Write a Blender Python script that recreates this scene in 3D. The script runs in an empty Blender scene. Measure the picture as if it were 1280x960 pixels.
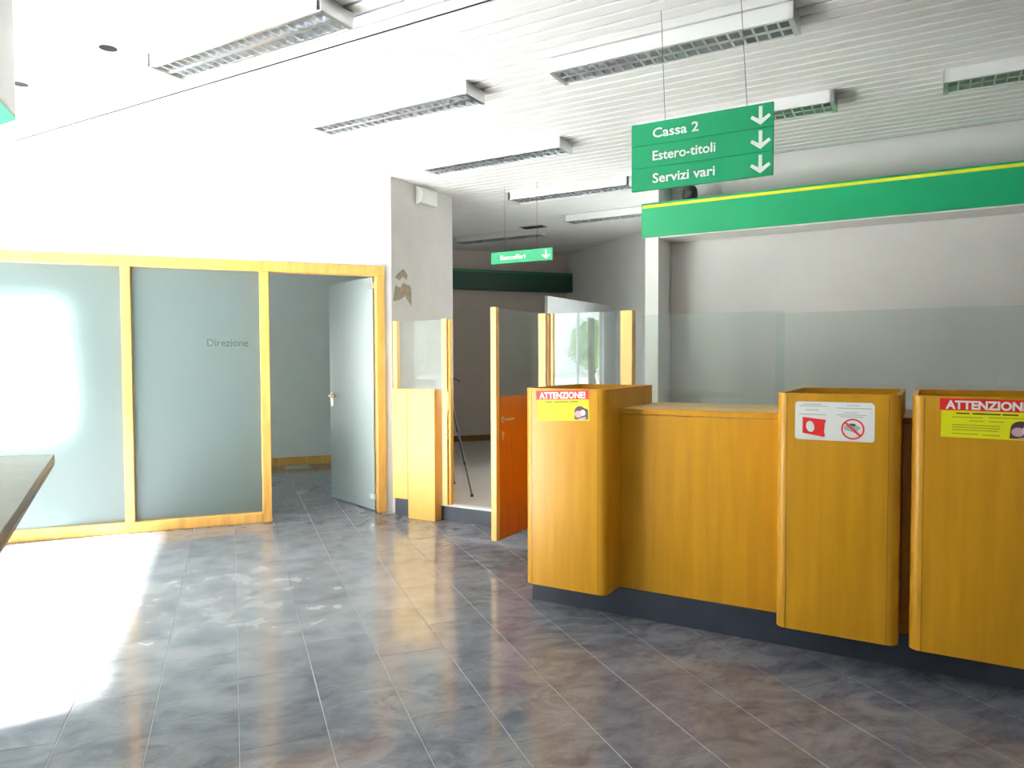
import bpy, bmesh, math, random
from mathutils import Vector, Matrix
random.seed(7)
C = bpy.context.scene.collection
SC = bpy.context.scene
PI = math.pi
R = math.radians

# ------------------------------------------------------------------ camera
cam = bpy.data.cameras.new('camera'); co = bpy.data.objects.new('camera', cam); C.objects.link(co)
co.location = (0, 0, 1.4)
_y, _p, _r = R(21.3), R(2.0), R(-0.2)
_f = Vector((math.sin(_y)*math.cos(_p), math.cos(_y)*math.cos(_p), -math.sin(_p)))
_x = Vector((math.cos(_y), -math.sin(_y), 0)); _u = _x.cross(_f)
_x2 = math.cos(_r)*_x + math.sin(_r)*_u; _u2 = -math.sin(_r)*_x + math.cos(_r)*_u
co.rotation_euler = Matrix((_x2, _u2, -_f)).transposed().to_euler()
cam.sensor_fit = 'HORIZONTAL'; cam.sensor_width = 36; cam.lens = 36*900/1280
cam.clip_start = .05; cam.clip_end = 200
SC.camera = co

# ------------------------------------------------------------------ sky, sun, exposure
w = bpy.data.worlds.new('sky'); SC.world = w; w.use_nodes = True
_bg = w.node_tree.nodes['Background']
_bg.inputs[0].default_value = (.95, .98, 1.0, 1); _bg.inputs[1].default_value = 4.5
sd = bpy.data.lights.new('sun', 'SUN'); so = bpy.data.objects.new('sun', sd); C.objects.link(so)
sd.energy = 140; sd.angle = R(4); sd.color = (1, .96, .90)
_el, _az = R(38.8), R(6)          # comes in from -X through the shop window
_d = Vector((math.cos(_el)*math.cos(_az), math.cos(_el)*math.sin(_az), -math.sin(_el)))
so.rotation_euler = _d.to_track_quat('-Z', 'Y').to_euler()
for nm, loc, rot, sx, sy in (('window_portal', (-3.93, 4.535, 1.43), (0, R(-90), 0), 2.86, 3.17),
                             ('office_portal', (-2.525, 9.93, 1.3), (R(-90), 0, 0), 1.45, 1.7),
                             ('back_portal', (5.04, 6.4, 1.75), (0, R(90), 0), 1.5, 2.0)):
    pl = bpy.data.lights.new(nm, 'AREA'); pl.shape = 'RECTANGLE'; pl.size = sx; pl.size_y = sy
    pl.cycles.is_portal = True
    po = bpy.data.objects.new(nm, pl); C.objects.link(po); po.location = loc; po.rotation_euler = rot
SC.view_settings.view_transform = 'Standard'; SC.view_settings.look = 'None'
SC.view_settings.gamma = 1; SC.view_settings.use_curve_mapping = False
SC.view_settings.exposure = 1.1
SC.cycles.max_bounces = 10; SC.cycles.diffuse_bounces = 6; SC.cycles.glossy_bounces = 4
SC.cycles.transmission_bounces = 6; SC.cycles.transparent_max_bounces = 16
SC.cycles.sample_clamp_indirect = 8

# ------------------------------------------------------------------ frames of reference
BA = R(38.7)
BD = Vector((-math.sin(BA), math.cos(BA), 0)); BN = Vector((math.cos(BA), math.sin(BA), 0))
RB = -(PI/2 - BA)                 # local x runs right along the counter, local y away from the public side
def W(s, n, z=0.0): return Vector((s*BD.x+n*BN.x, s*BD.y+n*BN.y, z))

# ------------------------------------------------------------------ materials
def new_mat(name):
    m = bpy.data.materials.new(name); m.use_nodes = True
    nt = m.node_tree; nt.nodes.clear()
    out = nt.nodes.new('ShaderNodeOutputMaterial')
    return m, nt, out
def N(nt, t, **k):
    n = nt.nodes.new(t)
    for a, v in k.items():
        if a in n.inputs.keys(): n.inputs[a].default_value = v
        else: setattr(n, a, v)
    return n
def pbr(name, col, rough=.5, metal=0.0, spec=.5, var=.04, scale=6, stretch=(1, 1, 1), bump=0.0, coat=0.0, tint=None):
    m, nt, out = new_mat(name); L = nt.links.new
    b = N(nt, 'ShaderNodeBsdfPrincipled', Roughness=rough, Metallic=metal)
    b.inputs['Specular IOR Level'].default_value = spec
    if coat: b.inputs['Coat Weight'].default_value = coat; b.inputs['Coat Roughness'].default_value = .12
    tc = N(nt, 'ShaderNodeTexCoord'); mp = N(nt, 'ShaderNodeMapping'); mp.inputs['Scale'].default_value = stretch
    no = N(nt, 'ShaderNodeTexNoise', Scale=scale, Detail=5.0, Roughness=.6)
    L(tc.outputs['Object'], mp.inputs[0]); L(mp.outputs[0], no.inputs['Vector'])
    rp = N(nt, 'ShaderNodeValToRGB')
    c2 = tint or col
    rp.color_ramp.elements[0].position = .3; rp.color_ramp.elements[1].position = .7
    rp.color_ramp.elements[0].color = tuple(max(0, x*(1-var)) for x in c2)+(1,)
    rp.color_ramp.elements[1].color = tuple(min(1, x*(1+var)) for x in col)+(1,)
    L(no.outputs[0], rp.inputs[0]); L(rp.outputs[0], b.inputs['Base Color'])
    if bump:
        bp = N(nt, 'ShaderNodeBump', Strength=bump, Distance=.002); L(no.outputs[0], bp.inputs['Height']); L(bp.outputs[0], b.inputs['Normal'])
    L(b.outputs[0], out.inputs[0]); return m
M = {}
M['plaster'] = pbr('white_wall_paint', (.80, .80, .79), .75, var=.02, scale=3, bump=.05)
M['grey_wall'] = pbr('greyish_wall_paint', (.62, .61, .60), .75, var=.04, scale=2.2, bump=.05)
M['warm_wall'] = pbr('dull_warm_wall_paint', (.66, .58, .52), .8, var=.04, scale=2.2)
M['pillar'] = pbr('worn_pillar_paint', (.56, .54, .51), .8, var=.05, scale=4, bump=.08)
M['ceiling'] = pbr('ceiling_plaster', (.78, .78, .77), .8, var=.02)
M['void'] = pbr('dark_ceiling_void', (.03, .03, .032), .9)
M['slat'] = pbr('white_enamelled_slat', (.80, .80, .79), .42, var=.02, scale=2)
M['wood'] = pbr('amber_beech_veneer', (.61, .295, .011), .36, spec=.35, var=.05, scale=4, stretch=(5, 5, .35), coat=.10, tint=(.545, .255, .008))
M['wood_overlit'] = pbr('overlit_beech_veneer', (.84, .50, .11), .36, var=.05, scale=4, stretch=(5, 5, .35))  # veneer lightened so the strong light on the half counter is in its colour
M['wood_frame'] = pbr('honey_beech_frame', (.78, .44, .12), .38, var=.10, scale=5, stretch=(4, 4, .6), tint=(.70, .37, .085))
M['wood_edge'] = pbr('pale_beech_edging', (.78, .48, .14), .38, var=.08, scale=5, stretch=(4, 4, .6))
M['wood_bounce'] = pbr('bounce_tinted_veneer', (.60, .15, .012), .34, var=.10, scale=5, stretch=(5, 5, .35), coat=.2)  # veneer reddened to paint in shade and bounce from nearby wood
M['wood_dark'] = pbr('raw_inner_board', (.25, .12, .03), .7, var=.1)
M['plinth'] = pbr('slate_blue_plinth', (.035, .042, .065), .4, var=.15)
M['platform'] = pbr('pale_linoleum', (.52, .47, .42), .5, var=.06, scale=2.5)
M['nosing'] = pbr('white_step_nosing', (.8, .8, .8), .35)
M['alu'] = pbr('brushed_aluminium', (.72, .73, .74), .28, metal=1.0, var=.03)
M['louvre'] = pbr('louvre_aluminium', (.80, .82, .84), .30, metal=1.0, var=.02)
M['white_metal'] = pbr('white_enamel', (.82, .83, .83), .35, var=.01)
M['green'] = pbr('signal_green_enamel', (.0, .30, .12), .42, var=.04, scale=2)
M['green_shaded'] = pbr('shaded_green_enamel', (.01, .07, .045), .45, var=.05)  # fascia green darkened to paint in the back room shade
M['yellow'] = pbr('lemon_stripe', (.70, .72, .02), .45)
M['print_white'] = pbr('white_print', (.85, .86, .84), .5, var=.01)
M['print_black'] = pbr('black_print', (.03, .03, .03), .6)
M['print_grey'] = pbr('grey_print', (.45, .45, .45), .6)
M['print_red'] = pbr('red_print', (.75, .015, .01), .5)
M['print_pink'] = pbr('pink_print', (.70, .40, .45), .5)
M['print_brown'] = pbr('dark_brown_print', (.10, .06, .07), .5)
M['print_yellow'] = pbr('yellow_print', (.80, .78, .0), .5)
M['print_olive'] = pbr('olive_print', (.45, .42, .01), .5)
M['dir_print'] = pbr('grey_green_lettering', (.10, .15, .13), .5)
M['brass'] = pbr('satin_brass', (.72, .62, .42), .3, metal=1.0)
M['black'] = pbr('black_plastic', (.02, .02, .022), .45)
M['cable'] = pbr('dark_steel_cable', (.12, .12, .12), .5)
M['plastic'] = pbr('ivory_plastic', (.72, .70, .65), .4)
M['grey_plastic'] = pbr('grey_plastic', (.36, .38, .38), .5)
M['board'] = pbr('white_laminate_board', (.68, .72, .71), .4)
M['laminate'] = pbr('grey_laminate', (.45, .47, .47), .5)
M['chip'] = pbr('bare_tan_plaster', (.33, .27, .19), .9, var=.2, scale=30)
M['desk'] = pbr('dusty_grey_lacquer', (.12, .102, .072), .55, var=.25, scale=3, stretch=(1, 1, 3), coat=.3, tint=(.15, .115, .075))
M['desk_edge'] = pbr('desk_edging', (.36, .30, .24), .4)
M['pavement'] = pbr('pale_pavement', (.42, .42, .41), .8, var=.08)
M['asphalt'] = pbr('grey_asphalt', (.18, .18, .19), .9, var=.1)
M['leaf'] = pbr('fresh_leaf', (.20, .36, .08), .6, var=.3, scale=1.5)
M['bark'] = pbr('brown_bark', (.12, .08, .05), .9)
M['galv'] = pbr('galvanised_steel', (.45, .46, .47), .5, metal=.6)
M['facade'] = pbr('white_exterior_plaster', (.75, .75, .74), .8)
M['render'] = pbr('grey_green_render', (.30, .32, .31), .85)
M['hole'] = pbr('matt_black_recess', (.015, .015, .015), .9)

def glass(name, tint, rough=0.0):
    m, nt, out = new_mat(name); L = nt.links.new
    t = N(nt, 'ShaderNodeBsdfTransparent'); t.inputs[0].default_value = tint+(1,)
    g = N(nt, 'ShaderNodeBsdfGlossy', Roughness=rough); g.inputs[0].default_value = (1, 1, 1, 1)
    mx = N(nt, 'ShaderNodeMixShader'); ge = N(nt, 'ShaderNodeNewGeometry')      # thin-pane Schlick reflectance, same from both sides
    dt = N(nt, 'ShaderNodeVectorMath', operation='DOT_PRODUCT'); L(ge.outputs['Incoming'], dt.inputs[0]); L(ge.outputs['Normal'], dt.inputs[1])
    ab = N(nt, 'ShaderNodeMath', operation='ABSOLUTE'); L(dt.outputs['Value'], ab.inputs[0])
    su = N(nt, 'ShaderNodeMath', operation='SUBTRACT'); su.inputs[0].default_value = 1; L(ab.outputs[0], su.inputs[1])
    pw = N(nt, 'ShaderNodeMath', operation='POWER'); L(su.outputs[0], pw.inputs[0]); pw.inputs[1].default_value = 5
    ma = N(nt, 'ShaderNodeMath', operation='MULTIPLY_ADD'); L(pw.outputs[0], ma.inputs[0]); ma.inputs[1].default_value = .955; ma.inputs[2].default_value = .045
    L(ma.outputs[0], mx.inputs[0]); L(t.outputs[0], mx.inputs[1]); L(g.outputs[0], mx.inputs[2]); L(mx.outputs[0], out.inputs[0])
    return m
M['glass'] = glass('clear_float_glass', (.93, .97, .955))
M['screen_glass'] = glass('green_tinted_screen_glass', (.93, .965, .955))
M['window_glass'] = glass('window_glass', (.97, .99, .98))
def frosted(name, kd, dmix):
    m, nt, out = new_mat(name); L = nt.links.new
    rf = N(nt, 'ShaderNodeBsdfRefraction', Roughness=.62, IOR=1.08); rf.inputs[0].default_value = (.80, .92, .90, 1)
    tl = N(nt, 'ShaderNodeBsdfTranslucent'); tl.inputs[0].default_value = (.60*kd, .70*kd, .70*kd, 1)
    df = N(nt, 'ShaderNodeBsdfDiffuse'); df.inputs[0].default_value = (.48*kd, .55*kd, .55*kd, 1)
    gl = N(nt, 'ShaderNodeBsdfGlossy', Roughness=.35); fr = N(nt, 'ShaderNodeFresnel', IOR=1.4)
    m1 = N(nt, 'ShaderNodeMixShader'); m1.inputs[0].default_value = .35
    m2 = N(nt, 'ShaderNodeMixShader'); m2.inputs[0].default_value = dmix
    m3 = N(nt, 'ShaderNodeMixShader')
    L(rf.outputs[0], m1.inputs[1]); L(tl.outputs[0], m1.inputs[2]); L(m1.outputs[0], m2.inputs[1]); L(df.outputs[0], m2.inputs[2])
    L(fr.outputs[0], m3.inputs[0]); L(m2.outputs[0], m3.inputs[1]); L(gl.outputs[0], m3.inputs[2]); L(m3.outputs[0], out.inputs[0])
    return m
M['frosted'] = frosted('sandblasted_glass', .85, .20)
M['frosted_door'] = frosted('sandblasted_door_glass', 1.15, .55)
def floor_mat():
    m, nt, out = new_mat('polished_blue_grey_granite_tile'); L = nt.links.new
    b = N(nt, 'ShaderNodeBsdfPrincipled'); b.inputs['Specular IOR Level'].default_value = .85
    ge = N(nt, 'ShaderNodeNewGeometry'); oi = N(nt, 'ShaderNodeObjectInfo')
    mp = N(nt, 'ShaderNodeMapping'); mp.inputs['Scale'].default_value = (1, 1.6, 1); mp.inputs['Rotation'].default_value = (0, 0, .4)
    L(ge.outputs['Position'], mp.inputs[0])
    n1 = N(nt, 'ShaderNodeTexNoise', Scale=5.5, Detail=8.0, Roughness=.65, Distortion=.8); L(mp.outputs[0], n1.inputs['Vector'])
    n2 = N(nt, 'ShaderNodeTexNoise', Scale=1.5, Detail=4.0, Roughness=.6); L(ge.outputs['Position'], n2.inputs['Vector'])
    n3 = N(nt, 'ShaderNodeTexNoise', Scale=3.2, Detail=5.0, Roughness=.7, Distortion=1.5); L(mp.outputs[0], n3.inputs['Vector'])
    rp = N(nt, 'ShaderNodeValToRGB'); e = rp.color_ramp.elements
    e[0].position = .30; e[0].color = (.080, .088, .120, 1); e[1].position = .72; e[1].color = (.20, .212, .262, 1)
    L(n1.outputs[0], rp.inputs[0])
    # dusty film: paler and rougher
    dr = N(nt, 'ShaderNodeValToRGB'); d = dr.color_ramp.elements; d[0].position = .42; d[0].color = (0, 0, 0, 1); d[1].position = .62; d[1].color = (1, 1, 1, 1)
    L(n3.outputs[0], dr.inputs[0])
    mu = N(nt, 'ShaderNodeMath', operation='MULTIPLY'); L(dr.outputs[0], mu.inputs[0]); L(n2.outputs[0], mu.inputs[1])
    mc = N(nt, 'ShaderNodeMixRGB'); mc.inputs[2].default_value = (.30, .305, .325, 1); L(mu.outputs[0], mc.inputs[0]); L(rp.outputs[0], mc.inputs[1])
    # trodden dust, footprints and painted pale window sheen in front of the office partition
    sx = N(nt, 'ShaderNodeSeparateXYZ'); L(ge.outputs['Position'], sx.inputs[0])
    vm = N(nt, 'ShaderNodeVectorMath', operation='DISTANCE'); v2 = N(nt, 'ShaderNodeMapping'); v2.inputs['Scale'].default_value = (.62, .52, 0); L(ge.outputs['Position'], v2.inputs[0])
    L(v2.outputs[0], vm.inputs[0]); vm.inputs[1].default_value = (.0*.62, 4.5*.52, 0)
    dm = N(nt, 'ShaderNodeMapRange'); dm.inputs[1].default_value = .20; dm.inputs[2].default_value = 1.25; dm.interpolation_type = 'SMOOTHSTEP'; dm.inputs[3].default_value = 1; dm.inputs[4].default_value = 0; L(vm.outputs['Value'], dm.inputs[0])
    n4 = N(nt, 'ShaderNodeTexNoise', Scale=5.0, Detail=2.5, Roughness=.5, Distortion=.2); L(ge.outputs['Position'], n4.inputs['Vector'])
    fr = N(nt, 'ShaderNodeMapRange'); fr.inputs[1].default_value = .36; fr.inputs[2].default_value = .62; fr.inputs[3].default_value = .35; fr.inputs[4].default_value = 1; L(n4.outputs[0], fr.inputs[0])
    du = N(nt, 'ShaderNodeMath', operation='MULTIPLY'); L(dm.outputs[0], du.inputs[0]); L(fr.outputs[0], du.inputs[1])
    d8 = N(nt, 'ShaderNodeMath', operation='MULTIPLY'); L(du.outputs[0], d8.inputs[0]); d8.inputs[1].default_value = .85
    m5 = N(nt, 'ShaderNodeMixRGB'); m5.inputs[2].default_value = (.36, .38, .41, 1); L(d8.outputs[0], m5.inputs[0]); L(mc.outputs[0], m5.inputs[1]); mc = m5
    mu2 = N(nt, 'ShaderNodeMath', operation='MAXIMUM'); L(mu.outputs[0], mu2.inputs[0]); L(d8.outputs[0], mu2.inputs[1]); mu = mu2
    hv = N(nt, 'ShaderNodeHueSaturation'); mr = N(nt, 'ShaderNodeMapRange'); mr.inputs[3].default_value = .92; mr.inputs[4].default_value = 1.08
    L(oi.outputs['Random'], mr.inputs[0]); L(mr.outputs[0], hv.inputs['Value']); L(mc.outputs[0], hv.inputs['Color']); L(hv.outputs[0], b.inputs['Base Color'])
    rr = N(nt, 'ShaderNodeMapRange'); rr.inputs[3].default_value = .055; rr.inputs[4].default_value = .34
    L(mu.outputs[0], rr.inputs[0]); L(rr.outputs[0], b.inputs['Roughness'])
    L(b.outputs[0], out.inputs[0]); return m
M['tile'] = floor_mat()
M['grout'] = pbr('pale_grout', (.42, .42, .42), .7)

# ------------------------------------------------------------------ mesh helpers
class MB:
    def __init__(s): s.bm = bmesh.new()
    def box(s, x0, x1, y0, y1, z0, z1, bev=0.0, seg=1, mat=None):
        b = bmesh.new(); r = bmesh.ops.create_cube(b, size=1)
        for v in b.verts: v.co = Vector(((x0+x1)/2+v.co.x*(x1-x0), (y0+y1)/2+v.co.y*(y1-y0), (z0+z1)/2+v.co.z*(z1-z0)))
        if bev: bmesh.ops.bevel(b, geom=b.edges[:], offset=bev, segments=seg, affect='EDGES', profile=.5)
        s.add(b, mat); return s
    def add(s, b, mat=None):
        me = bpy.data.meshes.new('tmp'); b.to_mesh(me); b.free()
        if mat is not None: me.transform(mat)
        s.bm.from_mesh(me); bpy.data.meshes.remove(me)
    def prism(s, pts, h0, h1, axis='z', bev=0.0, mat=None):
        b = bmesh.new()
        def P(a, c, h): return {'z': (a, c, h), 'y': (a, h, c), 'x': (h, a, c)}[axis]
        lo = [b.verts.new(P(a, c, h0)) for a, c in pts]; hi = [b.verts.new(P(a, c, h1)) for a, c in pts]
        n = len(pts)
        b.faces.new(lo[::-1]); b.faces.new(hi)
        for i in range(n): b.faces.new((lo[i], lo[(i+1) % n], hi[(i+1) % n], hi[i]))
        bmesh.ops.recalc_face_normals(b, faces=b.faces[:])
        if bev: bmesh.ops.bevel(b, geom=b.edges[:], offset=bev, segments=1, affect='EDGES')
        s.add(b, mat); return s
    def tube(s, p0, p1, r, r2=None, n=12):
        p0, p1 = Vector(p0), Vector(p1); d = p1-p0
        b = bmesh.new(); bmesh.ops.create_cone(b, cap_ends=True, segments=n, radius1=r, radius2=r if r2 is None else r2, depth=d.length)
        m = Matrix.Translation((p0+p1)/2) @ d.to_track_quat('Z', 'Y').to_matrix().to_4x4()
        s.add(b, m); return s
    def ball(s, c, r, sc=(1, 1, 1), u=16, v=10):
        b = bmesh.new(); bmesh.ops.create_uvsphere(b, u_segments=u, v_segments=v, radius=r)
        s.add(b, Matrix.Translation(c) @ Matrix.Diagonal((*sc, 1))); return s
    def lathe(s, prof, c, n=24):
        b = bmesh.new(); rings = []
        for r, z in prof: rings.append([b.verts.new((c[0]+r*math.cos(2*PI*i/n), c[1]+r*math.sin(2*PI*i/n), c[2]+z)) for i in range(n)])
        for a, q in zip(rings, rings[1:]):
            for i in range(n): b.faces.new((a[i], a[(i+1) % n], q[(i+1) % n], q[i]))
        b.faces.new(rings[0][::-1]); b.faces.new(rings[-1]); bmesh.ops.recalc_face_normals(b, faces=b.faces[:])
        s.add(b); return s
    def mesh(s, name, mat):
        me = bpy.data.meshes.new(name); s.bm.to_mesh(me); s.bm.free()
        me.materials.append(mat)
        return me
    def build(s, name, mat, parent=None, smooth=False, label=None, kind=None):
        me = s.mesh(name, mat)
        if smooth:
            me.shade_smooth()
            try: me.set_sharp_from_angle(angle=R(35))
            except Exception: pass
        return link(name, me, parent, label, kind)
def link(name, me, parent=None, label=None, kind=None):
    o = bpy.data.objects.new(name, me); C.objects.link(o)
    if parent: o.parent = parent
    if label: o['label'] = label
    if kind: o['kind'] = kind
    return o
def thing(name, label, cat, loc=(0, 0, 0), rz=0.0, group=None):
    o = bpy.data.objects.new(name, None); C.objects.link(o); o.empty_display_size = .1
    o.location = loc; o.rotation_euler = (0, 0, rz); o['label'] = label; o['category'] = cat
    if group: o['group'] = group
    return o
def counter_thing(name, label, cat, s, n, z=0.0, group=None): return thing(name, label, cat, W(s, n, z), RB, group)
def struct(name, loc=(0, 0, 0), rz=0.0, label=None, cat=None):
    o = bpy.data.objects.new(name, None); C.objects.link(o); o.location = loc; o.rotation_euler = (0, 0, rz); o['kind'] = 'structure'
    o['label'] = label; o['category'] = cat or name.split('_')[0]
    return o
def tag(o, label, cat, kind=None, group=None):
    o['label'] = label; o['category'] = cat
    if kind: o['kind'] = kind
    if group: o['group'] = group
    return o
def text_mesh(body, width, height, bold=0.0, name='lettering', mat=None, align='LEFT'):
    """flat lettering scaled to width x cap height, standing in the local XZ plane, lower left at 0"""
    cu = bpy.data.curves.new('txt', 'FONT'); cu.body = body; cu.offset = bold; cu.resolution_u = 3; cu.extrude = .004
    ob = bpy.data.objects.new('txt', cu); C.objects.link(ob)
    dg = bpy.context.evaluated_depsgraph_get(); dg.update()
    me = bpy.data.meshes.new_from_object(ob.evaluated_get(dg)); bpy.data.objects.remove(ob); bpy.data.curves.remove(cu)
    xs = [v.co.x for v in me.vertices]; x0, x1 = min(xs), max(xs)
    sx = width/(x1-x0); cap = .70; sy = height/cap
    for v in me.vertices:
        x, y, z = v.co; v.co = ((x-x0)*sx, -z*.1, y*sy)
    me.name = name; me.materials.clear(); me.materials.append(mat); me.update()
    return me

# ------------------------------------------------------------------ big structure: floor
HC = 3.055
YW = 6.53
fl = MB().box(-4.0, 6.5, -4.5, 11.0, -.12, -.0025).build('floor', M['grout']); tag(fl, 'polished blue grey granite floor laid in long narrow tiles', 'floor', 'structure')
TW, TL = .3125, .625
def tile_rects():
    i0, i1 = -14, 16
    for i in range(i0, i1):
        x0 = .006+i*TW; off = (i % 2)*TL/2 + .215
        for j in range(-8, 17):
            y0 = off+j*TL
            yield x0, x0+TW, y0, y0+TL
def visible_xy(x, y):
    d = Vector((x, y, 0))-co.location; z = d.dot(_f)
    if z < .5: return 0
    u = 640+900*d.dot(_x2)/z; v = 480-900*d.dot(_u2)/z
    return -60 < u < 1340 and v < 1010
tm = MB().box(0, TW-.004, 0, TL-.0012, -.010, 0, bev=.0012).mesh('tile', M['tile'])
cand = []
for x0, x1, y0, y1 in tile_rects():
    cx, cy = (x0+x1)/2, (y0+y1)/2
    if cx < -3.85 or cx > 4.9 or cy < -4.2 or cy > 9.6: continue
    p = Vector((cx, cy, 0)); s, n = p.dot(BD), p.dot(BN)
    if (s < 1.85 and n > 4.0) or (n > 5.4 and s < 4.24) : continue
    if cy > 6.6 and (cx > 1.25): continue
    if s < -3.1: continue
    cand.append((visible_xy(cx, cy), math.hypot(cx, cy), x0, y0))
vis = sorted([c for c in cand if c[0]], key=lambda c: c[1])
near, rest = vis[:300], vis[300:]+[c for c in cand if not c[0]]
for _, _, x0, y0 in near:
    o = link('tile', tm, fl); o.location = (x0+.002, y0+.0006, 0)
tf = MB()
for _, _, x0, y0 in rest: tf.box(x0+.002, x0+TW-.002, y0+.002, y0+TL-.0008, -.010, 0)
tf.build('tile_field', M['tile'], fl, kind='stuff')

# raised staff platform
pp = [W(-3.2, 3.70), W(1.97, 3.70), W(1.97, 5.13), W(4.23, 5.13), Vector((2.14, 7.12, 0)), Vector((2.14, 10.5, 0)), Vector((5.04, 10.5, 0)), Vector((5.04, 3.7, 0)), W(-3.2, 6.24)]
pf = MB().prism([(p.x, p.y) for p in pp], 0.0, .14).build('floor_platform', M['platform'])
tag(pf, 'low pale linoleum platform behind the counter and gate', 'platform', 'structure')
bs = struct('baseboard_counter', W(0, 3.66, 0), RB, 'dark slate blue plinth recessed under the amber counter', 'plinth')
MB().box(-1.98, 3.2, 0, .035, 0, .15).build('plinth_board', M['plinth'], bs)
MB().box(-1.98, -1.945, .035, 1.44, 0, .15).build('plinth_return', M['plinth'], bs)
bs2 = struct('baseboard_step', W(4.13, 5.09, 0), RB, 'dark slate blue step riser with white nosing in the gate opening', 'step')
MB().box(0, .20, -.045, -.01, 0, .165).build('plinth_board', M['plinth'], bs2)
MB().box(.48, 2.15, 0, .035, 0, .125).build('plinth_board', M['plinth'], bs2)
MB().box(.48, 2.15, -.012, .05, .125, .145, bev=.003).build('nosing', M['nosing'], bs2)

# ------------------------------------------------------------------ walls
def wall(name, p0, p1, z0, z1, t, mat, label, side=1):
    """box along p0->p1, thickened to the right of that direction when side=1"""
    p0, p1 = Vector((p0[0], p0[1], 0)), Vector((p1[0], p1[1], 0)); d = p1-p0; L = d.length
    o = MB().box(0, L, -t if side == 1 else 0, 0 if side == 1 else t, z0, z1).build(name, mat)
    o.location = p0; o.rotation_euler = (0, 0, math.atan2(d.y, d.x)); tag(o, label, 'wall', 'structure'); return o
TOP = 3.07
wall('wall_left', (-4.0, YW), (1.372, YW), 2.24, TOP, .11, M['plaster'], 'white wall band above the glazed wooden partition', -1)
wall('wall_jamb', (1.305, YW), (1.372, YW), 0, 2.24, .11, M['plaster'], 'narrow white wall strip right of the office door frame', -1)
pl = MB().prism([(1.374, 6.535), (2.128, 7.124), (1.93, 7.37), (1.374, 7.37)], 0, TOP).build('wall_pillar', M['pillar']); tag(pl, 'worn grey pillar with flaked paint beside the office door', 'pillar', 'structure')
wall('wall_office_right', (1.93, 7.37), (2.128, 10.5), 0, TOP, .1, M['grey_wall'], 'grey side wall between office and back room', -1)
def office_back():
    o = struct('wall_office_back', (-4.0, 9.96, 0), 0, 'grey office wall seen through the open glass door', 'wall')
    # opening for the office window x -3.2..-1.6, z .7..2.3
    MB().box(0, .75, 0, .15, 0, TOP).build('wall_segment', M['plaster'], o)
    MB().box(2.2, 6.1, 0, .15, 0, TOP).build('wall_segment', M['plaster'], o)
    MB().box(.75, 2.2, 0, .15, 0, .45).build('wall_segment', M['plaster'], o)
    MB().box(.75, 2.2, 0, .15, 2.15, TOP).build('wall_segment', M['plaster'], o)
office_back()
wall('wall_back', (2.06, 10.51), (5.05, 10.51), 0, TOP, .1, M['warm_wall'], 'dim warm grey end wall of the back room', -1)
def right_back():
    o = struct('wall_right_back', (5.05, 0, 0), 0, 'plain grey side wall of the back room with an added fill window', 'wall')
    def seg(y0, y1, z0, z1): MB().box(0, .12, y0, y1, z0, z1).build('wall_segment', M['plaster'], o)
    seg(3.85, 5.4, 0, TOP); seg(7.4, 10.6, 0, TOP); seg(5.4, 7.4, 0, 1.0); seg(5.4, 7.4, 2.5, TOP)
right_back()
def wb(name, s0, s1, n0, n1, z0, z1, mat, label, cat='wall'):
    o = MB().box(-s1, -s0, n0, n1, z0, z1).build(name, mat); o.rotation_euler = (0, 0, RB); tag(o, label, cat, 'structure'); return o
wb('wall_counter', -3.3, 1.98, 6.24, 6.40, 0, TOP, M['grey_wall'], 'long light grey wall behind the amber counters')
wb('wall_column', 1.985, 2.10, 5.92, 6.40, 0, TOP, M['plaster'], 'slim white column at the left end of the wall behind the counter', 'column')
wb('wall_right', -3.30, -3.20, -3.4, 6.24, 0, TOP, M['plaster'], 'plain white wall at the right end of the hall')
wall('wall_rear', (-4.0, -4.5), (.2, -4.5), 0, TOP, .1, M['plaster'], 'plain white wall at the rear of the hall', 1)

def facade():
    o = struct('wall_facade', (-4.0, 0, 0), 0, 'white street front wall with large shop windows', 'wall')
    def seg(y0, y1, z0, z1): MB().box(-.28, 0, y0, y1, z0, z1).build('wall_segment', M['facade'], o)
    seg(-4.6, 2.95, 0, TOP); seg(6.12, 11, 0, TOP)
    seg(2.95, 6.12, 2.86, TOP)
facade()
def window(name, label, loc, rz, wd, z0, z1, mull, fr=.045):
    o = struct(name, loc, rz, label, 'window')
    MB().box(0, wd, -.03, .03, z0, z0+fr).build('frame_rail', M['white_metal'], o)
    MB().box(0, wd, -.03, .03, z1-fr, z1).build('frame_rail', M['white_metal'], o)
    xs = [0]+list(mull)+[wd]
    for i, x in enumerate(xs):
        a = x if i == 0 else (x-fr if i == len(xs)-1 else x-fr/2)
        MB().box(a, a+fr, -.03, .03, z0+fr, z1-fr).build('mullion', M['white_metal'], o)
    for a, b in zip(xs, xs[1:]): MB().box(a+.02, b-.02, -.004, .004, z0+.02, z1-.02).build('pane', M['window_glass'], o)
window('window_2', 'large street window on the left that lets the sun in', (-4.14, 2.95, 0), R(90), 3.17, .0, 2.86, (.42,))
window('fill_window', 'added unseen fill window of the back room behind the white column', (5.11, 5.4, 0), R(90), 2.0, 1.0, 2.5, (1.0,))  # added unseen window that brightens the back room
window('window_3', 'office window behind the frosted partition glass', (-3.25, 10.04, 0), 0, 1.45, .45, 2.15, (.725,))

# ------------------------------------------------------------------ ceiling
ce = MB().box(-4.3, 6.6, -4.6, 11.0, TOP+.03, TOP+.15).build('ceiling', M['void']); tag(ce, 'white slatted ceiling with long metal strips', 'ceiling', 'structure')
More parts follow.
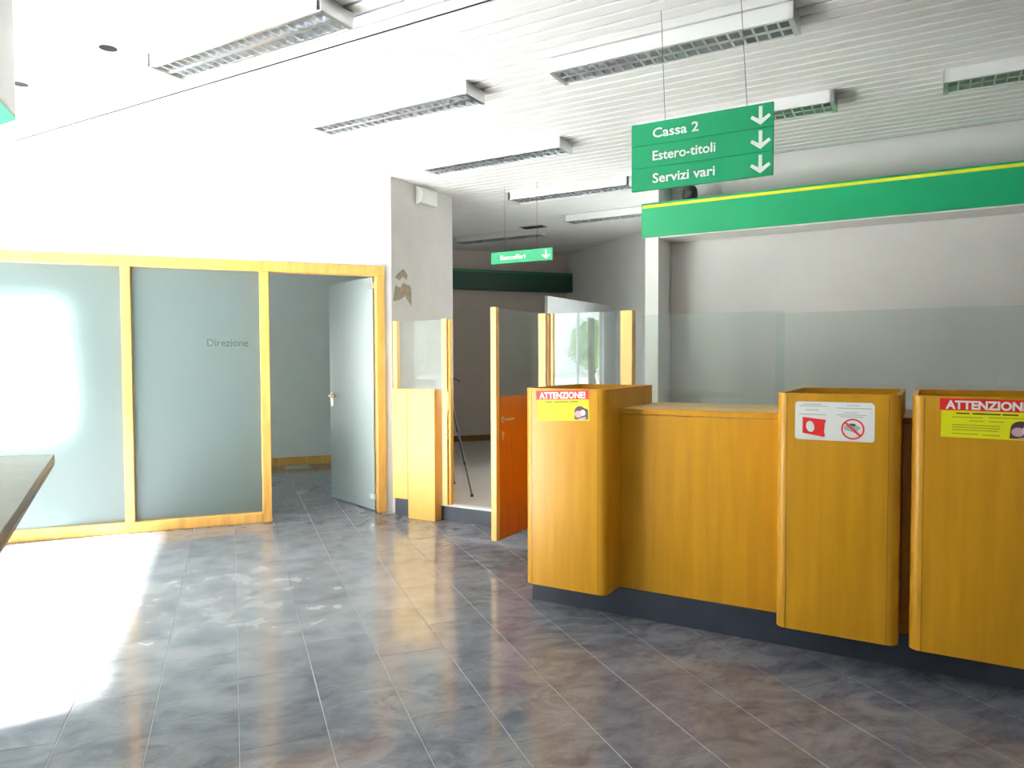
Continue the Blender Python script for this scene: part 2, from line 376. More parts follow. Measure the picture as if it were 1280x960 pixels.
# plain plaster field nearest the viewer (n < 2.5)
def clip_poly(poly, a, b, c):      # keep a*x+b*y<=c
    out = []
    for i, p in enumerate(poly):
        q = poly[(i+1) % len(poly)]; dp = a*p[0]+b*p[1]-c; dq = a*q[0]+b*q[1]-c
        if dp <= 0: out.append(p)
        if (dp < 0 < dq) or (dq < 0 < dp):
            t = dp/(dp-dq); out.append((p[0]+t*(q[0]-p[0]), p[1]+t*(q[1]-p[1])))
    return out
pq = clip_poly([(-4.3, -4.6), (6.0, -4.6), (6.0, YW), (-4.3, YW)], BN.x, BN.y, 2.495)
MB().prism(pq, HC, HC+.04).build('plaster_field', M['ceiling'], ce)
MB().box(-4.0, 1.36, YW+.12, 9.95, HC-.2, HC-.16).build('office_ceiling_panel', M['ceiling'], ce)
MB().prism([(p.x, p.y) for p in (W(6.2, 9.52), W(2.0, 9.52), W(2.0, 11.2), W(6.2, 11.2))], HC+.0, HC+.035).build('plaster_field', M['ceiling'], ce)
def slat_range(n):
    # s range on the ceiling for slat centre n
    lim = []
    hi = min((YW-.0-n*BN.y)/BD.y, (n*BN.x+4.0)/math.sin(BA))
    lo = -3.2
    if n > 5.164:
        hi = 4.24
    if n > 6.115:
        hi = min((n*BN.x-2.135)/math.sin(BA), (10.5-n*BN.y)/BD.y)
    if n > 6.20:
        lo = max((n*BN.x-5.05)/math.sin(BA), 1.99 if n < 6.42 else -9)
    if 5.9 < n <= 6.2: lo = -3.2
    return lo, hi
n0 = 2.50; k = 0
prof = [(0, .004), (.006, 0), (.077, 0), (.083, .004), (.083, .016), (0, .016)]
while n0 < 9.42:
    lo, hi = slat_range(n0+.043)
    if hi-lo > .15:
        m = MB(); m.prism(prof, -hi, -lo, axis='x')
        dz = -.010 if k in (4,) else 0
        o = m.build('slat', M['slat'], ce); o.location = BN*n0+Vector((0, 0, HC+dz)); o.rotation_euler = (0, 0, RB)
    n0 += .1; k += 1
# ------------------------------------------------------------------ glazed office partition
pt = struct('window_1', (0, YW, 0), 0, 'honey coloured wooden partition with frosted panes and doorway', 'partition')
MB().box(-4.0, 1.305, -.02, .10, 2.155, 2.24, bev=.004).build('top_rail', M['wood_frame'], pt)
MB().box(-4.0, .235, -.02, .10, 0, .085, bev=.004).build('bottom_rail', M['wood_frame'], pt)
for x0, x1, z0 in ((-4.0, -3.93, .085), (-1.86, -1.80, .085), (-.815, -.745, .085), (.235, .31, 0), (1.228, 1.305, 0)):
    MB().box(x0, x1, -.02, .10, z0, 2.155, bev=.004).build('post', M['wood_frame'], pt)
for x0, x1 in ((-3.93, -1.86), (-1.80, -.815), (-.745, .235)):
    MB().box(x0-.008, x1+.008, .035, .045, .08, 2.16).build('frosted_pane', M['frosted'], pt)
me = text_mesh('Direzione', .325, .062, .012, 'lettering', M['dir_print'])
o = link('lettering', me, pt); o.location = (-.185, .033, 1.515)
# open glass door of the office
hx, hy = 1.218, YW+.06; fxp = Vector((.949, 7.375)); ang = math.atan2(fxp.y-hy, fxp.x-hx)
dr = struct('door_1', (hx, hy, 0), ang, 'frosted glass office door standing open into the office', 'door')
MB().box(.01, .885, -.005, .005, .012, 2.15, bev=.0015).build('door_leaf', M['frosted_door'], dr)
for z in (.11, 2.045):
    MB().box(-.01, .075, -.016, .016, z, z+.055, bev=.003).build('hinge', M['alu'], dr)
hd = MB()
hd.tube((.83, -.03, 1.04), (.83, .03, 1.04), .022); hd.tube((.835, .045, 1.04), (.72, .045, 1.04), .009); hd.tube((.835, -.045, 1.04), (.72, -.045, 1.04), .009)
hd.box(.81, .85, -.012, .012, .93, 1.07, bev=.004); hd.tube((.83, -.05, 1.04), (.83, .05, 1.04), .010)
hd.build('door_handle', M['brass'], dr, smooth=True)
bo = struct('baseboard_office', (0, 9.945, 0), 0, 'honey wooden skirting along the office wall', 'skirting')
MB().box(-4.0, 2.05, 0, .018, 0, .105, bev=.003).build('skirting_board', M['wood_frame'], bo)
bb = struct('baseboard_back', (0, 10.49, .14), 0, 'brown wooden skirting along the dim end wall', 'skirting')
MB().box(2.15, 5.04, 0, .018, 0, .09, bev=.003).build('skirting_board', M['wood_dark'], bb)

# ------------------------------------------------------------------ counter pedestals
def pedestal(s_left, width, label):
    n_f, zb, zt, dep, t, r = 3.48, .152, 1.238, .72, .02, .045
    o = counter_thing('counter_pedestal', label, 'counter', s_left, n_f, 0, 'tall amber counter pedestals')
    def outline(ins, rr):
        pts = [(ins, dep-ins)]
        for i in range(7):
            a = PI+i*PI/12; pts.append((ins+rr+rr*math.cos(a), ins+rr+rr*math.sin(a)))
        for i in range(7):
            a = 1.5*PI+i*PI/12; pts.append((width-ins-rr+rr*math.cos(a), ins+rr+rr*math.sin(a)))
        pts.append((width-ins, dep-ins)); return pts
    a, c = outline(0, r), outline(t, r-t)
    b = bmesh.new(); n = len(a)
    ol = [b.verts.new((x, y, zb)) for x, y in a]; oh = [b.verts.new((x, y, zt)) for x, y in a]
    ih = [b.verts.new((x, y, zt)) for x, y in c]; il = [b.verts.new((x, y, zb+.55)) for x, y in c]
    for i in range(n):
        j = (i+1) % n
        b.faces.new((ol[i], ol[j], oh[j], oh[i])); b.faces.new((oh[i], oh[j], ih[j], ih[i])); b.faces.new((ih[i], ih[j], il[j], il[i]))
    b.faces.new(ol[::-1]); b.faces.new(il); bmesh.ops.recalc_face_normals(b, faces=b.faces[:])
    m = MB(); m.add(b); m.build('body', M['wood'], o, smooth=True)
    # edging strip round the rim and veneer joints at the start of each rounded corner
    b = bmesh.new(); a2, c2 = outline(-.0006, r), outline(t+.0006, r-t)
    q0 = [b.verts.new((x, y, zt-.006)) for x, y in a2]; q1 = [b.verts.new((x, y, zt+.001)) for x, y in a2]
    q2 = [b.verts.new((x, y, zt+.001)) for x, y in c2]; q3 = [b.verts.new((x, y, zt-.006)) for x, y in c2]
    for i in range(n):
        j = (i+1) % n
        for u, v in ((q0, q1), (q1, q2), (q2, q3)): b.faces.new((u[i], u[j], v[j], v[i]))
    bmesh.ops.recalc_face_normals(b, faces=b.faces[:])
    m = MB(); m.add(b); m.build('rim_edging', M['wood'], o, smooth=True)
    for x in (r, width-r): MB().box(x-.0012, x+.0012, -.0008, .001, zb, zt-.008).build('veneer_joint', M['wood_dark'], o)
    m = MB(); m.box(.06, width-.06, t, dep-t, zb+.50, zb+.56); m.build('inner_shelf', M['wood_dark'], o)
    return o
p1 = pedestal(1.93, .485, 'amber rounded counter pedestal nearest the gate, with a red and yellow sticker')
p2 = pedestal(.60, .505, 'amber rounded counter pedestal with a white notice sticker, middle one')
p3 = pedestal(.054, .505, 'amber rounded counter pedestal at the right frame edge with red and yellow sticker')

def flat(pts, y, mat, name, parent, label=None, th=.0008):
    m = MB(); m.prism(pts, y-th, y, axis='y'); return m.build(name, mat, parent, label=label)
def ell(cx, cz, rx, rz, a0=0, a1=360, n=20): return [(cx+rx*math.cos(R(a0+(a1-a0)*i/n)), cz+rz*math.sin(R(a0+(a1-a0)*i/n))) for i in range(n if a1-a0 == 360 else n+1)]
def warning_sticker(ped, x0, zt, tilt, wd=.315, ht=.165):
    st = flat([(0, -ht), (wd, -ht), (wd, 0), (0, 0)], -.0002, M['print_yellow'], 'warning_sticker', ped, 'red and yellow paper warning sticker')
    st.location = (x0, 0, zt); st.rotation_euler = (0, tilt, 0)
    flat([(-.006, -.047), (wd+.002, -.047), (wd+.002, .002), (-.006, .002)], -.0012, M['print_red'], 'red_band', st)
    t = link('lettering', text_mesh('ATTENZIONE!', wd*.90, .033, .040, 'lettering', M['print_white']), st); t.location = (wd*.045, -.0026, -.040)
    m = MB()
    for a, b, z in ((.16, .30, -.056), (.33, .62, -.056), (.64, .80, -.056)): m.prism([(a*wd, z-.005), (b*wd, z-.005), (b*wd, z), (a*wd, z)], -.0016, -.0010, axis='y')
    m.build('print_line', M['print_black'], st)
    m = MB()
    for a, b, z in ((.12, .44, -.072), (.50, .92, -.070), (.30, .46, -.086), (.50, .66, -.086), (.12, .62, -.104), (.12, .62, -.114), (.12, .60, -.124), (.12, .40, -.140), (.44, .62, -.142)):
        m.prism([(a*wd, z-.004), (b*wd, z-.004), (b*wd, z), (a*wd, z)], -.0016, -.0010, axis='y')
    m.build('print_line', M['print_olive'], st)
    pic = flat([(.715*wd, -ht+.006), (.98*wd, -ht+.006), (.98*wd, -.10)]+ell(.83*wd, -.112, .105*wd, .030, 40, 180, 8), -.0012, M['print_brown'], 'sticker_picture', st)
    flat(ell(.80*wd, -.125, .022, .018), -.0022, M['print_pink'], 'picture_shape', pic)
    flat(ell(.885*wd, -.118, .016, .016), -.0022, M['print_white'], 'picture_shape', pic)
    flat([(.80*wd, -.150), (.93*wd, -.140), (.95*wd, -.148), (.84*wd, -.156)], -.0022, M['print_pink'], 'picture_shape', pic)
warning_sticker(p1, 1.93-1.850, 1.222, R(-2.0), .305, .160)
warning_sticker(p3, .054+.052, 1.229, R(.5), .330, .158)
def notice(ped, x0, zt):
    wd, ht, c = .325, .172, .012
    st = flat([(0, -ht+c), (c*.3, -ht+c*.3), (c, -ht), (wd-c, -ht), (wd-c*.3, -ht+c*.3), (wd, -ht+c), (wd, -c), (wd-c, 0), (c, 0), (c*.3, -c*.3), (0, -c)], -.0002, M['print_white'], 'notice_sticker', ped, 'white paper notice with a red drawing and a red prohibition ring')
    st.location = (x0, 0, zt)
    m = MB()
    for a, b, z in ((.10, .34, -.010), (.06, .42, -.018), (.13, .31, -.036), (.66, .82, -.012), (.54, .96, -.024), (.63, .80, -.044), (.53, .90, -.054), (.58, .86, -.062), (.05, .40, -.056)):
        m.prism([(a*wd, z-.003), (b*wd, z-.003), (b*wd, z), (a*wd, z)], -.0016, -.0010, axis='y')
    m.build('print_line', M['print_grey'], st)
    r = flat([(.10*wd, -.070), (.40*wd, -.080), (.385*wd, -.095), (.375*wd, -.135), (.39*wd, -.152), (.37*wd, -.157), (.10*wd, -.142)], -.0012, M['print_red'], 'red_drawing', st)
    hole = [(x, z) for x, z in ell(0, 0, .018, .026)]; ca, sa = math.cos(R(20)), math.sin(R(20))
    flat([(.20*wd+x*ca-z*sa*.6, -.112+x*sa*.6+z*ca) for x, z in hole], -.0022, M['print_white'], 'white_oval', r)
    m = MB()
    for i in range(24):
        a0, a1 = R(i*15), R(i*15+15)
        m.prism([(.735*wd+q*math.cos(a), -.117+q*math.sin(a)*.98) for q, a in ((.040, a0), (.047, a0), (.047, a1), (.040, a1))], -.0016, -.0010, axis='y')
    m.prism([(.735*wd-.034, -.117+.026), (.735*wd-.028, -.117+.032), (.735*wd+.034, -.117-.026), (.735*wd+.028, -.117-.032)], -.0030, -.0024, axis='y')
    rg = m.build('prohibition_ring', M['print_red'], st)
    g = flat([(.62*wd, -.108), (.70*wd, -.092), (.79*wd, -.100), (.83*wd, -.112), (.76*wd, -.134), (.70*wd, -.126), (.64*wd, -.122)], -.0014, M['print_grey'], 'ring_drawing', rg)
    flat([(.70*wd, -.092), (.77*wd, -.094), (.76*wd, -.106), (.70*wd, -.100)], -.0022, M['print_black'], 'ring_drawing', rg)
notice(p2, .60-.520, 1.203)

# counter fronts between the pedestals, worktop
def section(s0, s1, label):
    o = counter_thing('low_counter', label, 'counter', s1, 3.675, 0, 'lower amber counter fronts')
    wd = s1-s0
    MB().box(.002, wd-.002, 0, .022, .15, 1.098).build('front_panel', M['wood'], o)
    MB().box(.002, wd-.002, -.003, .022, 1.101, 1.130, bev=.002).build('top_trim', M['wood'], o)
    MB().box(.002, wd-.002, .022, .62, 1.108, 1.130).build('worktop', M['wood_edge'], o)
    MB().box(.002, .022, .022, .62, .15, 1.108).build('side_panel', M['wood_dark'], o)
    return o
section(.60, 1.445, 'long low amber counter front between the two stickered pedestals')
section(.054, .095, 'narrow amber counter strip in the gap between the right pedestals')
section(-2.6, -.451, 'low amber counter front right of the last pedestal')
# return panel between pedestal and gate screen
o = counter_thing('counter_return', 'low amber side panel joining the pedestal to the gate screen', 'panel', 1.95, 4.20)
MB().box(0, .03, .01, .835, .15, 1.10).build('panel_board', M['wood'], o); MB().box(-.01, .08, .01, .835, 1.10, 1.125, bev=.002).build('cap_board', M['wood_edge'], o)

# counter glass screens
def screen(s1, s0, n, z0, z1, label):
    o = counter_thing('glass_screen', label, 'glass screen', s1, n, 0, 'glass screens on the counter')
    MB().box(0, s1-s0, -.005, .005, z0, z1, bev=.001).build('pane', M['screen_glass'], o)
screen(1.415, .645, 3.95, 1.131, 1.645, 'clear glass screen on the counter between the stickered pedestals')
screen(.735, -.43, 4.21, 1.131, 1.648, 'clear glass screen standing behind the two right pedestals')

# ------------------------------------------------------------------ gate area
o = counter_thing('gate_counter', 'wooden half counter paled by painted glare, with glass left of the gate', 'counter', 4.12, 5.0)
MB().box(0, .17, 0, .10, .165, 1.13, bev=.003).build('front_panel', M['wood_overlit'], o)
MB().box(.172, .465, 0, .11, 0, 1.13, bev=.003).build('front_block', M['wood_overlit'], o)
MB().box(0, .465, .0, .11, 1.13, 1.138).build('ledge', M['wood_edge'], o)
MB().box(.0, .045, .02, .07, 1.138, 1.737, bev=.003).build('post', M['wood_edge'], o)
MB().box(.51, .565, .045, .115, .145, 1.742, bev=.003).build('post', M['wood_edge'], o)
MB().box(.565, .592, .060, .105, .145, 1.742, bev=.003).build('door_stop', M['wood'], o)
MB().box(.045, .51, .050, .058, 1.138, 1.735).build('pane', M['glass'], o)
m = MB(); m.box(.567, .575, .050, .062, .96, 1.12, bev=.002); m.build('strike_plate', M['brass'], o)
# flaked paint on the pillar (face s = 4.24)
def flake(n0, z0, pts, name='paint_flake', mat='chip'):
    m = MB(); m.prism([(n0+a, z0+b) for a, b in pts], .0, .0025, axis='x')
    q = m.build(name, M[mat], pl); q.rotation_euler = (0, 0, RB); q.location = W(4.24, 0, 0) ; return q
flake(5.18, 1.93, [(0, .0), (.09, .02), (.17, .06), (.26, -.03), (.29, .06), (.25, .16), (.14, .18), (.10, .13), (.03, .15), (.01, .07)])
flake(5.20, 2.13, [(0, .02), (.07, 0), (.12, .04), (.17, .01), (.19, .06), (.13, .11), (.06, .07)])
flake(5.55, 1.98, [(0, 0), (.05, .02), (.04, .07), (.0, .05)]); flake(5.70, 1.93, [(0, 0), (.04, .03), (.02, .07), (-.01, .04)])
flake(5.78, 2.49, ell(0, 0, .028, .030, n=10), 'bolt_hole', 'hole'); flake(5.76, 2.30, ell(0, 0, .02, .025, n=8), 'bolt_hole', 'chip')

# swing gate, opened towards the hall
g = counter_thing('swing_gate', 'open wooden gate reddened by painted bounce light, with glass top, beside the amber pedestal', 'gate', 2.60, 5.045, .13)
MB().box(-.022, .022, -.755, -.006, 0, 1.0, bev=.002).build('wood_panel', M['wood_bounce'], g)
MB().box(-.023, .023, -.800, -.757, 0, 1.628, bev=.003).build('stile', M['wood_edge'], g)
MB().box(-.005, .005, -.757, -.02, 1.0, 1.622).build('pane', M['glass'], g)
m = MB()
for s in (-1, 1):
    m.tube((s*.022, -.72, .845), (s*.06, -.72, .845), .010); m.tube((s*.055, -.725, .845), (s*.055, -.62, .845), .008)
    m.tube((s*.022, -.72, .845), (s*.028, -.72, .845), .024)
m.build('handle', M['brass'], g, smooth=True)
m = MB()
for s in (-1, 1): m.tube((s*.022, -.72, .745), (s*.03, -.72, .745), .018); m.box(s*.026-.004, s*.026+.004, -.726, -.714, .70, .74)
m.build('lock_plate', M['brass'], g, smooth=True)
for z in (.15, .80): MB().tube((0, .0, z), (0, .0, z+.08), .009).build('hinge', M['alu'], g)
# fixed screen right of the gate
o = counter_thing('gate_screen', 'glass screen framed by wooden posts behind the first pedestal', 'screen', 2.57, 5.06, .14)
MB().box(-.11, -.045, 0, .075, 0, 1.618, bev=.003).build('post', M['wood_edge'], o)
MB().box(-.045, -.012, .012, .062, 0, 1.616, bev=.003).build('door_stop', M['wood_dark'], o)
MB().box(-.012, .012, .02, .055, 0, 1.616, bev=.002).build('glazing_bead', M['wood_edge'], o)
MB().box(.012, .60, .018, .05, 0, .985, bev=.002).build('lower_panel', M['wood'], o)
MB().box(.012, .60, .031, .039, .985, 1.614).build('pane', M['glass'], o)
MB().box(.575, .60, .018, .055, .985, 1.616, bev=.002).build('glazing_bead', M['wood_edge'], o)
MB().box(.60, .675, 0, .075, 0, 1.618, bev=.003).build('post', M['wood_edge'], o)

# tripod leaning out behind the gate
tb = thing('tripod', 'thin black folding tripod standing behind the gate opening', 'tripod', W(3.98, 5.66, .14), RB)
top = Vector((0, 0, 1.02))
for i, (dx, dy) in enumerate(((.386, -.175), (-.10, -.28), (-.14, .30))):
    f = Vector((dx, dy, .012)); a = top.lerp(f, .42); b = top.lerp(f, .72)
    lg = MB().tube(top, a, .013, .012, 8).tube(a, b, .010, None, 8).tube(b, f, .007, None, 8).build('leg', M['black'], tb)
    MB().tube(a-(f-top).normalized()*.02, a+(f-top).normalized()*.02, .016, None, 8).build('leg_lock', M['black'], lg)
    MB().tube(b-(f-top).normalized()*.016, b+(f-top).normalized()*.016, .013, None, 8).build('leg_lock', M['black'], lg)
    MB().ball(f, .016, u=8, v=6).build('rubber_foot', M['black'], lg)
MB().tube((0, 0, .80), (0, 0, 1.16), .012, None, 8).build('centre_column', M['black'], tb)
MB().box(-.03, .03, -.03, .03, 1.16, 1.21, bev=.006).build('head', M['black'], tb)
MB().ball((0, 0, 1.01), .028, u=10, v=6).build('column_collar', M['black'], tb)
MB().tube((.0, 0, 1.10), (.150, -.02, 1.05), .008, .010, 8).build('pan_handle', M['black'], tb)
# grey free standing partition leaf in the back room
o = counter_thing('partition_panel', 'tall grey laminate partition leaf in the back room behind the screen', 'partition', 3.84, 7.45, .14)
MB().box(-.02, .02, 0, 2.4, .03, 1.99, bev=.004).build('panel_board', M['laminate'], o)
for y in (.1, 2.3): MB().box(-.18, .18, y-.03, y+.03, 0, .03, bev=.004).build('foot', M['grey_plastic'], o)

# ------------------------------------------------------------------ signs
def arrow_mesh(h, wd, mat):
    t = h*.19; m = MB()
    m.box(-t/2, t/2, -.0008, 0, h*.18, h)
    for s in (-1, 1): m.prism([(0, 0), (0, t*1.45), (s*wd*.42, h*.45+t*.55), (s*wd/2, h*.45-t*.25)] if s == 1 else [(0, t*1.45), (0, 0), (s*wd/2, h*.45-t*.25), (s*wd*.42, h*.45+t*.55)], -.0008, 0, axis='y')
    return m.mesh('arrow', mat)
hs = counter_thing('hanging_sign', 'large green hanging sign listing three counters with down arrows', 'sign', 1.267, 3.37, 2.212)
WS, HS = .660, .322
for i, (txt, tw) in enumerate((('Servizi vari', .298), ('Estero-titoli', .300), ('Cassa 2', .222))):
    z = i*HS/3
    b = MB().box(0, WS, 0, .018, z+.0006, z+HS/3-.0006, bev=.001).build('sign_strip', M['green'], hs)
    t = link('lettering', text_mesh(txt, tw, .044, .018, 'lettering', M['print_white']), b); t.location = (.107, -.0012, z+.032)
    a = link('arrow', arrow_mesh(.082, .088, M['print_white']), b); a.location = (.606, -.0003, z+.013)
MB().tube((.165, .009, HS), (.143, .01, HC-2.212), .0016, None, 6).build('cable', M['cable'], hs)
MB().tube((.545, .009, HS), (.512, .01, HC-2.212), .0016, None, 6).build('cable', M['cable'], hs)
h2 = counter_thing('hanging_sign', 'small green hanging sign with one down arrow in the back room', 'sign', 3.693, 6.0, 2.318)
b = MB().box(0, .662, 0, .018, 0, .113, bev=.001).build('sign_strip', M['green'], h2)
t = link('lettering', text_mesh('Bancaffari', .275, .043, .014, 'lettering', M['print_white']), b); t.location = (.105, -.0012, .035)
a = link('arrow', arrow_mesh(.082, .088, M['print_white']), b); a.location = (.600, -.0003, .014)
for x in (.15, .5): MB().tube((x, .009, .113), (x, .009, HC-2.318), .0016, None, 6).build('cable', M['cable'], h2)

# green fascias
fa = counter_thing('fascia', 'long green fascia with yellow stripe on the wall behind the counters', 'fascia', 2.125, 5.90, 2.425)
MB().box(0, 5.3, -.005, .014, 0, .285, bev=.002).build('fascia_board', M['green'], fa)
MB().box(.15, 5.3, .016, .335, .255, .285).build('top_board', M['green'], fa)
MB().box(.012, 5.3, -.0075, -.005, .245, .268).build('stripe', M['yellow'], fa)
MB().box(.15, 5.29, .016, .335, -.010, .004).build('soffit_board', M['white_metal'], fa)
fb = thing('fascia', 'green fascia with painted shade across the dim end wall of the back room', 'fascia', (2.16, 10.28, 2.45))
MB().box(0, 2.88, 0, .23, 0, .29, bev=.002).build('fascia_board', M['green_shaded'], fb)
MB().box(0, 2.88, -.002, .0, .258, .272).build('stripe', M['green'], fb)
# camera on the fascia
o = counter_thing('security_camera', 'small black camera standing on top of the green fascia', 'camera', 1.735, 5.96, 2.71)
MB().box(-.04, .04, -.01, .06, 0, .012).build('base', M['black'], o)
MB().lathe([(.060, .012), (.064, .05), (.060, .09), (.045, .115), (.015, .128)], (0, .02, 0), 16).build('housing', M['black'], o, smooth=True)
MB().tube((.012, -.035, .045), (.012, -.055, .045), .024, None, 12).build('lens', M['black'], o)
# alarm sounder on the pillar
o = counter_thing('alarm_sounder', 'ivory alarm sounder box high on the grey pillar', 'alarm', 4.236, 5.52, 2.885)
MB().box(0, .062, .012, .27, 0, .145, bev=.012, seg=2).build('housing', M['plastic'], o, smooth=True)
m = MB(); m.prism([(.0, .0)]+[(.078*math.sin(R(a)), .0725-.085*math.cos(R(a))) for a in range(0, 181, 15)]+[(0, .145)], -.002, .012, axis='y', bev=.002)
m.build('curved_front', M['white_metal'], o)
MB().ball((.045, .02, .09), .016, (1.6, 1, 1.3), 10, 6).build('lamp', M['print_white'], o)

# ------------------------------------------------------------------ ceiling light fixtures
CELLS = 20
FL, FW, FH = 1.265, .215, .076
def lm():
    P = {}
    m = MB()                                     # open box: top, two long sides
    m.box(0, FL, 0, FW, FH-.008, FH); m.box(0, FL, 0, .008, 0, FH-.008); m.box(0, FL, FW-.008, FW, 0, FH-.008)
    P['housing'] = m.mesh('housing', M['white_metal'])
    P['end_cap'] = MB().box(-.006, .022, 0, FW, -.002, FH, bev=.002).mesh('end_cap', M['alu'])
    m = MB()
    for y0, y1, h in ((.010, .028, .036), (FW/2-.014, FW/2+.014, .034), (FW-.028, FW-.010, .036)):
        yc = (y0+y1)/2
        m.prism([(y0, .002), (y1, .002), (yc+.004, h), (yc-.004, h)], .022, FL-.022, axis='x')
    P['reflector'] = m.mesh('reflector', M['louvre'])
    P['back'] = MB().box(.02, FL-.02, .01, FW-.01, FH-.014, FH-.012).mesh('reflector_back', M['louvre'])
    m = MB()
    for y0, y1 in ((.020, FW/2-.006), (FW/2+.006, FW-.020)): m.prism([(-.006, .003), (.006, .003), (.001, .034), (-.001, .034)], y0, y1, axis='y')
    P['blade'] = m.mesh('blade', M['louvre'])
    P['tube'] = MB().tube((.03, FW*.27, .052), (FL-.03, FW*.27, .052), .012, None, 10).mesh('lamp_tube', M['print_white'])
    P['tube2'] = MB().tube((.03, FW*.73, .052), (FL-.03, FW*.73, .052), .012, None, 10).mesh('lamp_tube', M['print_white'])
    return P
LP = lm()
FIX = [(3.60, 2.39, 'louvred ceiling light above the left side, on the plain plaster edge'),
       (3.60, 3.55, 'louvred ceiling light left of centre, second row, half lost in glare'),
       (3.60, 4.79, 'louvred ceiling light in front of the grey pillar, third row'),
       (3.57, 6.12, 'louvred ceiling light left of the large green sign, fourth row'),
       (3.57, 7.41, 'louvred ceiling light over the back room beside the fascia end'),
       (5.46, 7.97, 'louvred ceiling light in the dim back room above the small sign'),
       (1.80, 3.53, 'large louvred ceiling light directly above the big green sign'),
       (1.76, 4.79, 'louvred ceiling light partly hidden behind the big green sign'),
       (-.06, 4.79, 'louvred ceiling light cut by the right edge of the picture')]
for s, n, lab in FIX:
    o = counter_thing('ceiling_light', lab, 'ceiling light', s*1.018, n*1.018, HC-FH-.002, 'louvred ceiling lights')
    link('housing', LP['housing'], o)
    link('end_cap', LP['end_cap'], o); e = link('end_cap', LP['end_cap'], o); e.location = (FL-.016, 0, 0)
    link('reflector', LP['reflector'], o); link('reflector_back', LP['back'], o); link('lamp_tube', LP['tube'], o); link('lamp_tube', LP['tube2'], o)
    for k in range(CELLS):
        b = link('blade', LP['blade'], o); b.location = (.04+(k+.5)*(FL-.08)/CELLS, 0, 0)
# small ceiling items
for x, y, lab in ((-.581, 4.39, 'small dark recessed downlight in the bright plaster ceiling'), (-1.151, 5.141, 'faint recessed downlight near the hanging box at the left edge')):
    o = thing('downlight', lab, 'downlight', (x, y, HC), 0, 'recessed downlights')
    MB().lathe([(.045, -.001), (.062, -.004), (.066, 0)], (0, 0, 0), 20).build('ring', M['white_metal'], o)
    MB().lathe([(.0, -.0015), (.044, -.0022), (.044, -.0012)], (0, 0, 0), 20).build('opening', M['hole'], o)
o = counter_thing('ceiling_vent', 'dark rectangular vent opening in the back room ceiling', 'vent', 4.47, 7.93, HC)
MB().box(0, .32, 0, .17, -.006, 0).build('frame', M['grey_plastic'], o)
for y in (.02, .07, .12): MB().box(.012, .308, y, y+.035, -.009, -.006).build('vent_slot', M['hole'], o)

# hanging fascia box at the left edge
o = thing('bulkhead_box', 'pale hanging box with green underside at the upper left edge', 'fascia', (-.9, 3.93, 2.5))
bdv = Vector((-math.sin(R(38.7)), math.cos(R(38.7))))
q = [(0, 0), (bdv.x*.6, bdv.y*.6), (bdv.x*.6-.25, -1.3), (0, -1.3)]
MB().prism(q, .02, HC-2.5-.001).build('side_panel', M['plaster'], o)
MB().prism(q, 0, .018).build('underside_panel', M['green'], o)
# writing desk at the left edge
dp = [Vector(q) for q in ((-.621, 3.122), (-.94, 3.165), (-1.61, 3.25), (-1.75, 1.78), (-.455, 1.62), (-.432, 1.66))]
o = thing('writing_desk', 'dusty grey standing desk top with worn brown edge at the left edge', 'desk', (-1.1, 2.4, 0))
MB().prism([(q.x+1.1, q.y-2.4) for q in dp], 1.022, 1.05, bev=.002).build('desk_top', M['desk'], o)
MB().prism([(q.x*1.001+1.1, q.y-2.4) for q in dp], 1.010, 1.021).build('edge_strip', M['desk_edge'], o)
MB().box(-.45, .16, -.55, -.50, .03, 1.009, bev=.003).build('side_panel', M['desk'], o)
MB().box(-.45, .05, .55, .60, .03, 1.009, bev=.003).build('side_panel', M['desk'], o)
MB().box(-.48, -.44, -.50, .55, .25, 1.009, bev=.003).build('back_panel', M['desk'], o)
for y in (-.525, .575): MB().box(-.47, .12, y-.04, y+.04, 0, .03, bev=.004).build('foot', M['desk_edge'], o)

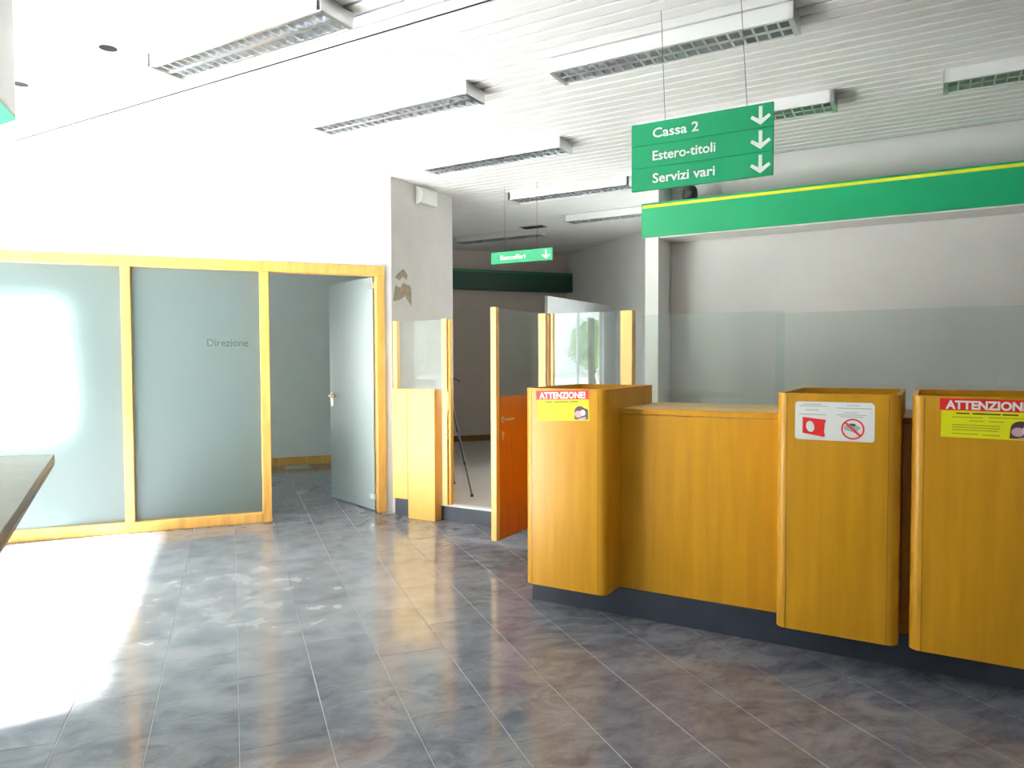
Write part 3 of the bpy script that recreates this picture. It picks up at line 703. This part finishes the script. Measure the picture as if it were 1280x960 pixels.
# ------------------------------------------------------------------ outside the street window
gd = MB().box(-60, -4.29, -50, 60, -.25, -.06).build('ground', M['pavement']); tag(gd, 'pale sunlit pavement outside the street windows', 'pavement', 'structure')
rd = MB().box(-60, -14, -50, 60, -.058, -.05).build('road', M['asphalt']); tag(rd, 'grey road beyond the guardrail outside', 'road', 'structure')
gr = thing('guardrail', 'galvanised guardrail outside reflected in the gate screen', 'guardrail', (-9.2, 1.0, -.06))
for z in (.72, .98): MB().box(-.03, .03, -4, 5, z, z+.12, bev=.01).build('rail', M['galv'], gr)
for y in (-3.5, -1.5, .5, 2.5, 4.5): MB().box(-.05, .05, y-.05, y+.05, 0, 1.08, bev=.01).build('post', M['galv'], gr)
bl = thing('building', 'plain rendered building across the street with two small grey vents', 'building', (-14.0, 8.2, -.06))
MB().box(-4, 0, -3.9, 6, 0, 6.6).build('wall', M['render'], bl)
MB().box(-4.15, .25, -4.05, 6.15, 6.6, 6.8, bev=.02).build('roof_slab', M['pavement'], bl)
for y in (-3.05, -2.70): MB().box(0, .03, y, y+.30, .94, 1.24, bev=.008).build('vent_grille', M['grey_plastic'], bl)
for y in (-.6, 2.2):
    wn = MB().box(0, .04, y, y+1.2, 1.3, 2.9, bev=.01).build('window', M['white_metal'], bl)
    MB().box(.02, .045, y+.07, y+1.13, 1.37, 2.83).build('pane', M['black'], wn)
def shrub(x, y, h, rad, label, n=2200, group=None):
    o = thing('tree', label, 'tree', (x, y, -.06), 0, group)
    MB().tube((0, 0, 0), (.03, .02, h*.6), .07, .04, 8).build('trunk', M['bark'], o)
    b = bmesh.new()
    for _ in range(n):
        d = Vector((random.gauss(0, 1), random.gauss(0, 1), random.gauss(0, 1))).normalized()*random.uniform(.45, 1)**.5
        lump = 1+.22*math.sin(5*d.x+3*d.y)*math.cos(4*d.z+x)
        c = Vector((d.x*rad*lump, d.y*rad*lump, h*.72+d.z*h*.27*lump)); s = random.uniform(.05, .10)
        a = Vector((random.gauss(0, 1), random.gauss(0, 1), random.gauss(0, .6))).normalized(); e = a.orthogonal().normalized()
        v = [b.verts.new(c+a*s*p+e*s*.5*r) for p, r in ((-1, 0), (0, -1), (1, 0), (0, 1))]; b.faces.new(v)
    m = MB(); m.add(b); m.build('foliage', M['leaf'], o, kind='stuff')
shrub(-11.2, 1.15, 2.55, .66, 'leafy green tree outside reflected in the middle of the gate screen')
shrub(-12.0, -.9, 2.3, 1.0, 'broad leafy tree outside further along the guardrail')
